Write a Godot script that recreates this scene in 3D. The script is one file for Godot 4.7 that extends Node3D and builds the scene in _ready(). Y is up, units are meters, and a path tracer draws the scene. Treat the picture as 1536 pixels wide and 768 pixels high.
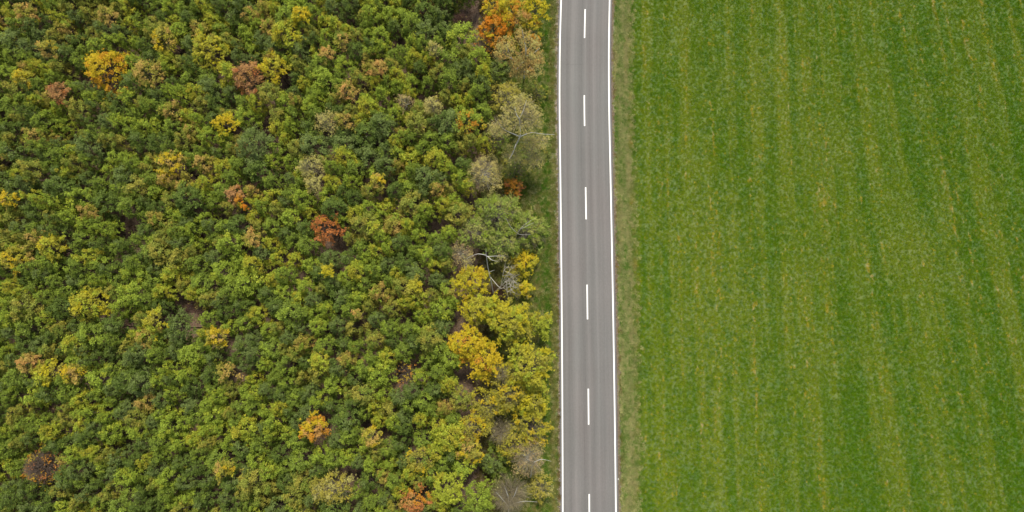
extends Node3D
# A straight country road seen from a drone: young mixed autumn forest on one side, mown meadow on the other.
const CAM_H := 85.0
const FOCAL := 1023.0
const TILT := 0.12217305   # seven degrees off straight down
var rng := RandomNumberGenerator.new()
var n_low := FastNoiseLite.new()
var n_mid := FastNoiseLite.new()
var n_fine := FastNoiseLite.new()
var n_line := FastNoiseLite.new()
var taken := {}
var bark: StandardMaterial3D
var grey_bark: StandardMaterial3D
var white_bark: StandardMaterial3D
var leaf_mat: StandardMaterial3D
var fine_mat: StandardMaterial3D
var specials := []
var commons := []

# ---------- places ----------
func at(px: float, py: float, h := 0.0) -> Vector3:
	var u := (px - 768.0) / FOCAL
	var v := (py - 384.0) / FOCAL
	var s := (CAM_H - h) / (cos(TILT) + v * sin(TILT))
	return Vector3(s * u, h, s * (v * cos(TILT) - sin(TILT)))

func seen_at(p: Vector3) -> Vector2:
	var d := p - Vector3(0, CAM_H, 0)
	var depth := -d.y * cos(TILT) - d.z * sin(TILT)
	var up := d.y * sin(TILT) - d.z * cos(TILT)
	return Vector2(768.0 + FOCAL * d.x / depth, 384.0 - FOCAL * up / depth)

const ROAD_Z := [-130.0, -80.0, -60.0, -50.0, -44.4, -38.9, -33.0, -29.0, -23.7, -12.9, -7.8, 2.5, 7.3, 15.9, 20.5, 40.0, 90.0]
const ROAD_X := [18.0, 11.8, 10.4, 9.88, 9.66, 9.47, 9.36, 9.33, 9.345, 9.37, 9.375, 9.365, 9.35, 9.31, 9.28, 9.1, 8.2]
func road_x(z: float) -> float:
	var i := 0
	while i < ROAD_Z.size() - 2 and ROAD_Z[i + 1] < z:
		i += 1
	var t := clampf((z - ROAD_Z[i]) / (ROAD_Z[i + 1] - ROAD_Z[i]), 0.0, 1.0)
	var a: float = ROAD_X[maxi(i - 1, 0)]
	var b: float = ROAD_X[i]
	var c: float = ROAD_X[i + 1]
	var d: float = ROAD_X[mini(i + 2, ROAD_X.size() - 1)]
	var za: float = ROAD_Z[maxi(i - 1, 0)]
	var zb: float = ROAD_Z[i]
	var zc: float = ROAD_Z[i + 1]
	var zd: float = ROAD_Z[mini(i + 2, ROAD_Z.size() - 1)]
	return cubic_interpolate_in_time(b, c, a, d, t, zc - zb, za - zb, zd - zb)

# ---------- small helpers ----------
func lin(r: float, g: float, b: float) -> Color:
	return Color(r, g, b)

func srgb_of(c: Color) -> Color:
	return c.linear_to_srgb()

func smooth(a: float, b: float, x: float) -> float:
	return smoothstep(a, b, x)

func band(x: float, c: float, w: float) -> float:
	var d := (x - c) / w
	return exp(-d * d)

func numbered(called: String) -> String:
	if not taken.has(called):
		taken[called] = 0
		return called
	taken[called] += 1
	return "%s_%03d" % [called, taken[called]]

func tag(o: Node, label := "", category := "", group := "", kind := "") -> void:
	if label: o.set_meta("label", label)
	if category: o.set_meta("category", category)
	if group: o.set_meta("group", group)
	if kind: o.set_meta("kind", kind)

func piece(called: String, m: Mesh, mat: Material, parent: Node) -> MeshInstance3D:
	var o := MeshInstance3D.new()
	o.name = called
	o.mesh = m
	if mat: o.material_override = mat
	parent.add_child(o, true)
	return o

func flat_mat(c: Color, rough := 0.9) -> StandardMaterial3D:
	var m := StandardMaterial3D.new()
	m.albedo_color = srgb_of(c)
	m.roughness = rough
	m.cull_mode = BaseMaterial3D.CULL_DISABLED
	return m

class Soup:
	var v := PackedVector3Array()
	var n := PackedVector3Array()
	var c := PackedColorArray()
	var u := PackedVector2Array()
	var i := PackedInt32Array()
	func mesh() -> ArrayMesh:
		var a := []
		a.resize(Mesh.ARRAY_MAX)
		a[Mesh.ARRAY_VERTEX] = v
		a[Mesh.ARRAY_NORMAL] = n
		if c.size() == v.size(): a[Mesh.ARRAY_COLOR] = c
		if u.size() == v.size(): a[Mesh.ARRAY_TEX_UV] = u
		a[Mesh.ARRAY_INDEX] = i
		var m := ArrayMesh.new()
		m.add_surface_from_arrays(Mesh.PRIMITIVE_TRIANGLES, a)
		return m
	func tri(a: int, b: int, d: int) -> void:
		i.append(a); i.append(b); i.append(d)
	func leaf(p: Vector3, dir: Vector3, nor: Vector3, l: float, w: float, col: Color, fold: float) -> void:
		var side := dir.cross(nor)
		var k := v.size()
		v.append(p)
		v.append(p + dir * (l * 0.55) + side * (w * 0.5) + nor * fold)
		v.append(p + dir * l)
		v.append(p + dir * (l * 0.55) - side * (w * 0.5) + nor * fold)
		for q in 4:
			c.append(col)
		var t := fold / maxf(w, 0.01) * 1.2
		n.append(nor); n.append((nor - side * t).normalized()); n.append(nor); n.append((nor + side * t).normalized())
		tri(k, k + 2, k + 1); tri(k, k + 3, k + 2)
	func tube(path: PackedVector3Array, r0: float, r1: float, sides := 5) -> void:
		var m := path.size()
		var first := v.size()
		for j in m:
			var d := (path[mini(j + 1, m - 1)] - path[maxi(j - 1, 0)]).normalized()
			var x := d.cross(Vector3(0.31, 0.22, 0.92)).normalized()
			var y := d.cross(x)
			var r := lerpf(r0, r1, float(j) / (m - 1))
			for s in sides:
				var a := TAU * s / sides
				var o := x * cos(a) + y * sin(a)
				v.append(path[j] + o * r)
				n.append(o)
		for j in m - 1:
			for s in sides:
				var a := first + j * sides + s
				var b := first + j * sides + (s + 1) % sides
				tri(a, a + sides, b)
				tri(b, a + sides, b + sides)

func rdir() -> Vector3:
	var z := rng.randf_range(-1, 1)
	var a := rng.randf() * TAU
	var r := sqrt(1.0 - z * z)
	return Vector3(r * cos(a), z, r * sin(a))

# ---------- ground colours (linear albedo) ----------
const STRAW := Color(0.26, 0.19, 0.065)
const TAN := Color(0.235, 0.19, 0.095)
const DIRT := Color(0.15, 0.105, 0.062)
func field_color(x: float, z: float) -> Color:
	var k := 0.135 * smooth(33.0, 54.0, x)
	var q := x - road_shift(z) - k * (z + 12.0)
	var lo := n_low.get_noise_2d(x, z)
	var mi := n_mid.get_noise_2d(x, z)
	var c := lin(0.094, 0.156, 0.014)
	c = c.lerp(lin(0.056, 0.126, 0.005), clampf(smooth(26.0, 52.0, x) * 1.0 + lo * 0.5, 0, 1))
	c = c.lerp(lin(0.142, 0.186, 0.048), clampf(0.56 - smooth(24.0, 48.0, x) * 0.5 + lo * 0.75 + mi * 0.5, 0, 0.8))
	c = c.lerp(lin(0.052, 0.112, 0.022), clampf(mi * 1.5 - lo * 0.3, 0, 0.65))
	c = c.lerp(lin(0.135, 0.165, 0.030), clampf(-mi * 1.2 - 0.1, 0, 0.6))
	var fi := n_fine.get_noise_2d(x * 0.8, z * 0.8)
	c = c.lerp(lin(0.155, 0.200, 0.055), clampf(fi * 1.1 + lo * 0.2, 0, 0.6))
	c = c.lerp(lin(0.046, 0.104, 0.008), clampf(-fi * 1.1, 0, 0.55))
	# rows left by the mower: soft, close bands, yellower where the cut grass lay
	var far := smooth(26.0, 54.0, x)
	var l1 := n_line.get_noise_2d(q * 6.2, z * 0.16)
	var l2 := n_line.get_noise_2d(q * 17.0 + 200.0, z * 0.35 + 70.0)
	var brk := n_mid.get_noise_2d(q * 2.0 + 300.0, z * 0.35)
	var here := clampf(0.65 + 1.3 * n_mid.get_noise_2d(x * 0.22 + 60.0, z * 0.22), 0.15, 1.2)
	c = c.lerp(lin(0.146, 0.184, 0.032), smooth(-0.04, 0.42, l1 + l2 * 0.25) * (0.60 - 0.16 * far) * here)
	var l3 := n_line.get_noise_2d(q * 2.4 + 40.0, z * 0.07)
	c = c.lerp(lin(0.150, 0.190, 0.036), smooth(0.0, 0.45, l3) * 0.4)
	c = c.lerp(lin(0.056, 0.124, 0.007), smooth(0.0, 0.45, -l3) * 0.4)
	c = c.lerp(lin(0.055, 0.126, 0.008), smooth(0.0, 0.42, -l1 - l2 * 0.35) * 0.42 * here)
	var hot := smooth(0.40, 0.66, l1 * 0.5 + l2 * 0.35 + brk * 0.5 + fi * 0.3)
	c = c.lerp(STRAW, hot * 0.2 * here)
	var fleck := n_fine.get_noise_2d(q * 1.1 + 900.0, z * 0.32) + 0.45 * l1 + 0.3 * brk
	c = c.lerp(lin(0.36, 0.265, 0.105), smooth(0.72, 0.84, fleck) * 0.6)
	return c

func streak_at(x: float, z: float) -> float:
	var k := 0.135 * smooth(33.0, 54.0, x)
	return n_line.get_noise_2d((x - road_shift(z) - k * (z + 12.0)) * 6.2, z * 0.16) + 0.5 * n_mid.get_noise_2d(x + 90.0, z * 0.5)

func road_shift(z: float) -> float:
	return (road_x(z) - 9.35) * 0.8

func ground_color(x: float, z: float) -> Color:
	var d := x - road_x(z)
	var w1 := n_mid.get_noise_2d(x * 1.3 + 40.0, z * 0.6) * 0.35
	var w2 := n_fine.get_noise_2d(x * 1.5, z * 0.5)
	if d > 0.0:
		d -= 3.19
		var c := field_color(x, z)
		var g := lin(0.10, 0.172, 0.038).lerp(lin(0.24, 0.25, 0.13), clampf(0.32 + w2 * 1.8, 0, 1))
		g = g.lerp(lin(0.27, 0.25, 0.14), clampf(n_line.get_noise_2d(d * 24.0, z * 0.9) * 2.0 + 0.05, 0, 0.9))
		g = g.lerp(lin(0.075, 0.15, 0.026), clampf(-n_line.get_noise_2d(d * 20.0 + 90.0, z * 0.9) * 2.0, 0, 0.8))
		g = g.lerp(lin(0.30, 0.25, 0.15), band(d + w1 * 0.3, 2.25, 0.24) * clampf(0.45 + w2 * 1.4, 0, 0.9))
		g = g.lerp(STRAW, band(d + w1 * 0.3, 2.75, 0.2) * clampf(0.15 + n_mid.get_noise_2d(5.0, z * 0.8) * 1.5, 0, 1))
		c = g.lerp(c, smooth(2.2, 3.2, d + w1 * 1.5 + w2 * 0.9))
		c = DIRT.lerp(c, smooth(0.36, 0.95, d + w1 * 1.1 + w2 * 0.4))
		return c
	d = -d - 3.19
	var e := lin(0.062, 0.142, 0.016).lerp(lin(0.135, 0.185, 0.04), clampf(0.35 + w2 * 1.4 + w1, 0, 1))
	var lower := smooth(-24.0, -14.0, z)
	e = e.lerp(TAN, clampf(band(d + w1, 1.0, 0.45) * 0.6 + w2 * 0.4, 0, 0.75))
	e = e.lerp(TAN, clampf(band(d + w1, 3.1, 0.7) * 0.9 * (0.55 + w2) * (0.35 + 0.65 * lower), 0, 0.85))
	e = e.lerp(lin(0.17, 0.165, 0.055), smooth(2.6, 4.2, d + w1 * 1.5) * clampf(0.55 + w2 * 0.8, 0, 0.9))
	e = e.lerp(lin(0.10, 0.066, 0.04), smooth(6.5, 10.0, d + w1 * 5.0) * 0.85)
	var sh := DIRT.lerp(lin(0.29, 0.24, 0.18), clampf((0.75 - lower) + w2 * 0.6, 0, 0.9))
	return sh.lerp(e, smooth(0.38, 0.72, d + w1 * 0.4 + w2 * 0.15))

func color_image(x0: float, z0: float, sx: float, sz: float, w: int, h: int) -> ImageTexture:
	var im := Image.create(w, h, false, Image.FORMAT_RGB8)
	for j in h:
		var z := z0 + sz * (j + 0.5) / h
		for i in w:
			var c := ground_color(x0 + sx * (i + 0.5) / w, z)
			var f := 0.62 + 0.26 * rng.randf()
			im.set_pixel(i, j, Color(c.r * f, c.g * f, c.b * f).linear_to_srgb())
	return ImageTexture.create_from_image(im)

func sheet(called: String, x0: float, x1: float, z0: float, z1: float, y: float, mat: Material) -> MeshInstance3D:
	var s := Soup.new()
	for q in [[x0, z0, 0, 0], [x1, z0, 1, 0], [x1, z1, 1, 1], [x0, z1, 0, 1]]:
		s.v.append(Vector3(q[0], y, q[1])); s.n.append(Vector3.UP); s.u.append(Vector2(q[2], q[3]))
	s.tri(0, 1, 2); s.tri(0, 2, 3)
	var o := piece(called, s.mesh(), mat, self)
	tag(o, "", "", "", "structure")
	return o

func ribbon(off0: float, off1: float, z0: float, z1: float, y: float, step := 0.5, depth := 0.0) -> ArrayMesh:
	var s := Soup.new()
	var n := maxi(int(ceil((z1 - z0) / step)), 1)
	for j in n + 1:
		var z := lerpf(z0, z1, float(j) / n)
		var x := road_x(z)
		s.v.append(Vector3(x + off0, y, z)); s.v.append(Vector3(x + off1, y, z))
		s.n.append(Vector3.UP); s.n.append(Vector3.UP)
		s.u.append(Vector2(0, float(j) / n)); s.u.append(Vector2(1, float(j) / n))
	for j in n:
		var a := j * 2
		s.tri(a, a + 1, a + 3); s.tri(a, a + 3, a + 2)
	if depth > 0.0:
		for e in 2:
			var k := s.v.size()
			var side := Vector3(-1, 0, 0) if e == 0 else Vector3(1, 0, 0)
			for j in n + 1:
				var p: Vector3 = s.v[j * 2 + e]
				s.v.append(p); s.v.append(p + side * 0.05 - Vector3(0, depth, 0))
				s.n.append(side); s.n.append(side)
				s.u.append(Vector2(e, float(j) / n)); s.u.append(Vector2(e, float(j) / n))
			for j in n:
				var a := k + j * 2
				s.tri(a, a + 1, a + 3); s.tri(a, a + 3, a + 2)
	return s.mesh()

# ---------- trees ----------
# skeleton: clump centres with radii, on a deep dome
func skeleton(R: float, H: float, D: float, clump: float, cover := 1.7) -> Dictionary:
	var n := maxi(int(cover * R * R / (clump * clump)), 5)
	var cl := []
	var lobes := rng.randi_range(3, 5)
	var ph := rng.randf() * TAU
	for k in n:
		var best := Vector3.ZERO
		var bd := -1.0
		for trial in 5:
			var t := pow(rng.randf(), 0.85)
			var a := rng.randf() * TAU
			var rr := R * sqrt(t) * rng.randf_range(0.78, 1.08) * (1.0 + 0.16 * sin(a * lobes + ph))
			var p := Vector3(rr * cos(a), H - D * t - rng.randf() * 0.25 * D * (1.0 - t), rr * sin(a))
			var near := 99.0
			for q in cl:
				near = minf(near, p.distance_to(q[0]))
			if near > bd:
				bd = near
				best = p
		cl.append([best, clump * rng.randf_range(0.7, 1.25)])
	return {"R": R, "H": H, "D": D, "clumps": cl}

func pick(pal: Array) -> Color:
	var sum := 0.0
	for p in pal: sum += p[1]
	var r := rng.randf() * sum
	for p in pal:
		r -= p[1]
		if r <= 0.0: return p[0]
	return pal[0][0]

# colours are stored divided by 0.5, the material's own factor
func stored(c: Color, f: float) -> Color:
	var r := c.r * 3.2 * f
	var g := c.g * 3.12 * f
	var b := c.b * 2.7 * f
	var top := maxf(1.0, maxf(r, g))
	return Color(r / top, g / top, b / top)

func crown_mesh(sk: Dictionary, pal: Array, leaf_len: float, per_clump: int, leaves_in := 7) -> ArrayMesh:
	var s := Soup.new()
	for cl in sk.clumps:
		var cp: Vector3 = cl[0]
		var cr: float = cl[1]
		var base := pick(pal)
		var other := pick(pal)
		var out := Vector3(cp.x, 0, cp.z)
		out = (out / maxf(sk.R, 0.1) * 0.75 + Vector3.UP).normalized()
		var along := (rdir() + Vector3(cp.x, 0, cp.z).normalized() * 0.6) * Vector3(1, 0.35, 1)
		along = along.normalized()
		var stretch := rng.randf_range(0.3, 0.95)
		for k in per_clump:
			var d := rdir()
			d = (d + out * 0.75).normalized()
			var p := cp + (d * 0.82 + along * d.dot(along) * stretch) * cr * (rng.randf_range(0.35, 1.12) if rng.randf() < 0.86 else rng.randf_range(1.0, 1.7))
			var axis := (d * 0.4 + Vector3.UP * 1.0 + rdir() * 0.5).normalized()
			var tx := axis.cross(Vector3(0.3, 0.1, 0.9)).normalized()
			var ty := axis.cross(tx)
			var tone := rng.randf_range(0.66, 1.36)
			var col := base.lerp(other, rng.randf() * 0.5 if rng.randf() < 0.4 else 0.0)
			var ph := rng.randf() * TAU
			for j in leaves_in:
				var a := ph + TAU * j / leaves_in + rng.randf_range(-0.8, 0.8)
				var dir := ((tx * cos(a) + ty * sin(a)) + axis * rng.randf_range(-0.5, 0.6)).normalized()
				var side := dir.cross(axis).normalized()
				var nor := side.cross(dir)
				nor = (nor + side * rng.randf_range(-0.6, 0.6)).normalized()
				var l := leaf_len * rng.randf_range(0.7, 1.25)
				s.leaf(p + rdir() * leaf_len * 0.5, dir, nor, l, l * 0.6, stored(col, tone * rng.randf_range(0.7, 1.32)), -0.12 * l)
	return s.mesh()

func limb_mesh(sk: Dictionary, r := 0.035) -> ArrayMesh:
	var s := Soup.new()
	for cl in sk.clumps:
		var e: Vector3 = cl[0]
		var y0 := clampf(e.y - Vector2(e.x, e.z).length() * rng.randf_range(0.6, 1.3) - 0.4, 0.8, sk.H * 0.86)
		var a := Vector3(0, y0, 0)
		var m := a.lerp(e, 0.5) + Vector3(e.x, 0, e.z) * 0.12 + rdir() * 0.08
		s.tube(PackedVector3Array([a, m, e + Vector3(0, cl[1] * 0.3, 0)]), r, r * 0.25, 4)
	return s.mesh()

func trunk_mesh(H: float, r: float, lean := 0.15) -> ArrayMesh:
	var s := Soup.new()
	var pts := PackedVector3Array()
	for k in 6:
		var t := k / 5.0
		var w := lean * sin(t * 3.0) * 0.5
		pts.append(Vector3(w * rng.randf_range(0.3, 1.0), t * H * 0.93 - 0.06, w * rng.randf_range(-1.0, 1.0)))
	pts[0] = Vector3(0, -0.06, 0)
	s.tube(pts, r, r * 0.2, 7)
	return s.mesh()

# fine bare twigs filling a dome
func twig_mesh(R: float, H: float, D: float, count: int, r := 0.012) -> ArrayMesh:
	var s := Soup.new()
	for k in count:
		var t := rng.randf()
		var a := rng.randf() * TAU
		var rr := R * sqrt(t) * rng.randf_range(0.8, 1.1)
		var e := Vector3(rr * cos(a), H - D * t * rng.randf_range(0.7, 1.0), rr * sin(a))
		var b := Vector3(e.x * 0.35, e.y - rng.randf_range(0.6, 1.5) - t * 0.5, e.z * 0.35) + rdir() * R * 0.12
		var m := b.lerp(e, 0.55) + rdir() * 0.12
		s.tube(PackedVector3Array([b, m, e]), r, r * 0.35, 3)
		for f in 2:
			var st := b.lerp(e, rng.randf_range(0.45, 0.8))
			s.tube(PackedVector3Array([st, st + ((e - b).normalized() * 0.8 + rdir() * 0.7) * rng.randf_range(0.25, 0.6)]), r * 0.6, r * 0.3, 3)
	return s.mesh()

func tree_root(called: String, label: String, where: Vector3, group := "") -> Node3D:
	var o := Node3D.new()
	o.name = numbered(called)
	add_child(o, true)
	o.position = Vector3(where.x, 0, where.z)
	tag(o, label, "tree", group)
	return o

var TYPES := {}
func special(row: Array) -> void:
	var px: float = row[0]
	var py: float = row[1]
	var h: float = row[2]
	var R: float = row[3]
	var t: Dictionary = TYPES[row[4]]
	rng.seed = hash("%d %d" % [int(px), int(py)])
	var where := at(px, py, h - 0.8)
	R *= 0.95 if row[4] in ["peach", "tan", "gold_tan", "amber"] else 1.08
	var o := tree_root(t.name, row[5], where)
	var D: float = minf(R * t.get("deep", 1.3) + 0.6, h * 0.75)
	var sk := skeleton(R * 0.9, h, D, t.get("clump", 0.42) * (1.0 if R > 1.2 else 0.8), t.get("cover", 1.7) * 1.3)
	var bm: Material = t.get("bark", bark)
	piece("trunk", trunk_mesh(h, 0.06 + 0.025 * R), bm, o)
	piece("limbs", limb_mesh(sk, 0.02 + 0.008 * R), bm, o)
	if t.get("twigs", 0) > 0:
		piece("twigs", twig_mesh(R, h, D, int(t.twigs * R * R), t.get("twig_r", 0.012)), t.get("twig_mat", grey_bark), o)
	if t.per > 0:
		piece("crown", crown_mesh(sk, t.pal, t.leaf * (0.78 if t.leaf > 0.1 else 0.95), int(t.per * (1.9 if t.leaf > 0.1 else 1.35)), t.get("ring", 7)), t.get("mat", leaf_mat), o)
	specials.append({"node": o, "x": o.position.x, "z": o.position.z, "R": R, "short": row[6] if row.size() > 6 else ""})

func path_of(rows: Array, base: Vector3) -> PackedVector3Array:
	var c := Curve3D.new()
	for k in rows.size():
		var p := at(rows[k][0], rows[k][1], rows[k][2]) - base
		var a := at(rows[maxi(k - 1, 0)][0], rows[maxi(k - 1, 0)][1], rows[maxi(k - 1, 0)][2])
		var b := at(rows[mini(k + 1, rows.size() - 1)][0], rows[mini(k + 1, rows.size() - 1)][1], rows[mini(k + 1, rows.size() - 1)][2])
		var tan := (b - a) * 0.16
		c.add_point(p, -tan, tan)
	return c.tessellate(4, 4.0)

# a tree whose trunk and limbs show: drawn from joints, with leafy clumps round the limb ends
func limbed_tree(called: String, label: String, short: String, trunk_rows: Array, limbs: Array, tufts: Array, pal: Array, leaf_len: float, per: int, bm: Material, r: float, twigs_per := 60, twm: Material = null) -> void:
	rng.seed = hash(label)
	var base := at(trunk_rows[0][0], trunk_rows[0][1], 0.0)
	var o := tree_root(called, label, base)
	var s := Soup.new()
	s.tube(path_of(trunk_rows, base), r * 0.9, r * 0.3, 7)
	piece("trunk", s.mesh(), bm, o)
	for l in limbs:
		s = Soup.new()
		s.tube(path_of(l, base), r * 0.5, r * 0.13, 5)
		piece("limb", s.mesh(), bm, o)
	var sk := {"R": 3.0, "H": 10.0, "D": 4.0, "clumps": []}
	var tw := Soup.new()
	for t in tufts:   # px, py, h, radius
		var c := at(t[0], t[1], t[2]) - base
		var n := int(5.0 * t[3] * t[3] / 0.2)
		for k in n:
			var q: Vector3 = c + rdir() * Vector3(1, 0.7, 1) * t[3] * pow(rng.randf(), 0.4)
			sk.clumps.append([q, 0.33 * rng.randf_range(0.7, 1.3)])
		for k in int(twigs_per * t[3]):
			var e: Vector3 = c + rdir() * Vector3(1, 0.7, 1) * t[3]
			var b: Vector3 = c.lerp(e, 0.2) + Vector3(0, -0.6, 0)
			tw.tube(PackedVector3Array([b, b.lerp(e, 0.5) + rdir() * 0.1, e]), 0.013, 0.004, 3)
	if tw.v.size(): piece("twigs", tw.mesh(), twm if twm else grey_bark, o)
	if per > 0 and sk.clumps.size(): piece("crown", crown_mesh(sk, pal, leaf_len, per, 6), fine_mat, o)
	specials.append({"node": o, "x": base.x, "z": base.z, "R": 1.4, "short": short})
	for t in tufts:
		var w := at(t[0], t[1], t[2])
		specials.append({"node": o, "x": w.x, "z": w.z, "R": t[3] * 0.8, "short": ""})

func copies(called: String, label: String, category: String, m: Mesh, mat: Material, spots: Array, cols: Array) -> MultiMeshInstance3D:
	var mm := MultiMesh.new()
	mm.transform_format = MultiMesh.TRANSFORM_3D
	mm.use_colors = true
	mm.mesh = m
	mm.instance_count = spots.size()
	for k in spots.size():
		mm.set_instance_transform(k, spots[k])
		mm.set_instance_color(k, cols[k])
	var o := MultiMeshInstance3D.new()
	o.name = called
	o.multimesh = mm
	o.material_override = mat
	add_child(o, true)
	tag(o, label, category, "", "stuff")
	return o

func tuft_mesh(blades: int, spread: float, lo: float, hi: float, wide: float, lean: float) -> ArrayMesh:
	var s := Soup.new()
	for k in blades:
		var a := rng.randf() * TAU
		var p := Vector3(cos(a), 0, sin(a)) * spread * sqrt(rng.randf())
		var l := rng.randf_range(lo, hi)
		var b := rng.randf() * TAU
		var o := Vector3(cos(b), 0, sin(b))
		var dir := (Vector3.UP + o * rng.randf_range(0.2, lean)).normalized()
		var mid := p + dir * l * 0.55
		var tip := mid + (dir * 0.5 + o * 0.5 - Vector3(0, 0.15, 0)).normalized() * l * 0.45
		var side := Vector3(-o.z, 0, o.x) * wide * 0.5 * rng.randf_range(0.7, 1.3)
		var nor := side.cross(dir).normalized()
		if nor.y < 0: nor = -nor
		var f := rng.randf_range(0.72, 1.0)
		var i := s.v.size()
		for q in [p - side, p + side, mid - side * 0.8, mid + side * 0.8, tip]:
			s.v.append(q); s.n.append(nor); s.c.append(Color(f, f, f * rng.randf_range(0.8, 1.0)))
		if (side * 2.0).cross(mid - p).dot(nor) < 0.0:
			s.tri(i, i + 1, i + 3); s.tri(i, i + 3, i + 2); s.tri(i + 2, i + 3, i + 4)
		else:
			s.tri(i, i + 3, i + 1); s.tri(i, i + 2, i + 3); s.tri(i + 2, i + 4, i + 3)
	return s.mesh()

func stand(x: float, y: float, z: float, size: float, tall := 1.0) -> Transform3D:
	return Transform3D(Basis(Vector3.UP, rng.randf() * TAU).scaled(Vector3(size, size * tall, size)), Vector3(x, y, z))

func tint_mat(rough: float, back: float) -> StandardMaterial3D:
	var m := StandardMaterial3D.new()
	m.vertex_color_use_as_albedo = true
	m.roughness = rough
	m.metallic_specular = 0.25
	m.cull_mode = BaseMaterial3D.CULL_DISABLED
	if back > 0.0:
		m.backlight_enabled = true
		m.backlight = Color(back, back, back).linear_to_srgb()
	return m

func _ready() -> void:
	# ---- camera, sky, sun ----
	var cam := Camera3D.new()
	cam.position = Vector3(0, CAM_H, 0)
	cam.rotation = Vector3(-PI / 2 + TILT, 0, 0)
	cam.fov = rad_to_deg(2.0 * atan(384.0 / FOCAL))
	cam.far = 4000.0
	cam.current = true
	add_child(cam)
	var env := Environment.new()
	env.background_mode = Environment.BG_SKY
	var sm := ProceduralSkyMaterial.new()
	sm.sky_top_color = Color(0.65, 0.69, 0.74)
	sm.sky_horizon_color = Color(0.44, 0.47, 0.51)
	sm.sky_curve = 0.25
	sm.ground_bottom_color = Color(0.35, 0.38, 0.28)
	sm.ground_horizon_color = Color(0.6, 0.62, 0.6)
	var sky := Sky.new()
	sky.sky_material = sm
	env.sky = sky
	env.tonemap_mode = Environment.TONE_MAPPER_LINEAR
	env.tonemap_exposure = 1.52
	env.sdfgi_enabled = true
	env.ssao_enabled = true
	env.ssil_enabled = true
	var we := WorldEnvironment.new()
	we.environment = env
	add_child(we)
	var sun := DirectionalLight3D.new()
	sun.light_energy = 1.05
	sun.light_angular_distance = 10.0
	sun.light_color = Color(1.0, 0.965, 0.90)
	sun.shadow_enabled = true
	add_child(sun)
	sun.look_at_from_position(Vector3(0.06, 1.0, -0.50), Vector3.ZERO, Vector3.UP)

	# ---- noises, materials ----
	n_low.seed = 3; n_low.frequency = 0.07
	n_mid.seed = 11; n_mid.frequency = 0.45
	n_fine.seed = 21; n_fine.frequency = 1.6
	n_line.seed = 31; n_line.frequency = 0.1
	for n in [n_low, n_mid, n_fine, n_line]:
		n.noise_type = FastNoiseLite.TYPE_SIMPLEX_SMOOTH
		n.fractal_type = FastNoiseLite.FRACTAL_FBM
		n.fractal_octaves = 2
	bark = flat_mat(lin(0.085, 0.065, 0.048))
	grey_bark = flat_mat(lin(0.20, 0.175, 0.13))
	white_bark = flat_mat(lin(0.56, 0.54, 0.48), 0.8)
	leaf_mat = tint_mat(0.5, 0.28)
	leaf_mat.albedo_color = Color(0.5, 0.5, 0.5).linear_to_srgb()
	fine_mat = tint_mat(0.8, 0.3)
	fine_mat.albedo_color = Color(0.5, 0.5, 0.5).linear_to_srgb()

	build_ground()
	build_road()
	build_specials()
	build_forest()
	build_grass()
	build_small()
	finish_labels()

func build_ground() -> void:
	rng.seed = 5
	var gm := flat_mat(lin(0.07, 0.11, 0.02))
	var nt := NoiseTexture2D.new()
	nt.width = 512; nt.height = 512; nt.seamless = true
	var nn := FastNoiseLite.new()
	nn.seed = 8; nn.frequency = 0.02
	nt.noise = nn
	var gr := Gradient.new()
	gr.colors = PackedColorArray([lin(0.045, 0.075, 0.012).linear_to_srgb(), lin(0.09, 0.125, 0.03).linear_to_srgb()])
	nt.color_ramp = gr
	gm.albedo_color = Color.WHITE
	gm.albedo_texture = nt
	gm.uv1_scale = Vector3(60, 60, 60)
	sheet("ground", -1200, 1200, -1200, 1200, -0.016, gm)
	# forest floor: brown litter
	var fm := flat_mat(Color.WHITE)
	var ft := NoiseTexture2D.new()
	ft.width = 512; ft.height = 512; ft.seamless = true
	var fn := FastNoiseLite.new()
	fn.seed = 9; fn.frequency = 0.06; fn.fractal_octaves = 5
	ft.noise = fn
	var fg := Gradient.new()
	fg.colors = PackedColorArray([lin(0.10, 0.066, 0.046).linear_to_srgb(), lin(0.18, 0.12, 0.08).linear_to_srgb()])
	ft.color_ramp = fg
	fm.albedo_texture = ft
	fm.uv1_scale = Vector3(14, 14, 14)
	sheet("forest_floor", -110, -4.0, -85, 60, -0.012, fm)
	var vm := flat_mat(Color.WHITE)
	vm.albedo_texture = color_image(-4.0, -56.0, 10.6, 88.0, 128, 1024)
	sheet("verge", -4.0, 6.6, -56, 32, -0.008, vm)
	var mm := flat_mat(Color.WHITE)
	mm.albedo_texture = color_image(12.0, -56.0, 64.0, 88.0, 512, 704)
	sheet("meadow", 12.0, 76.0, -56, 32, -0.004, mm)

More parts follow.
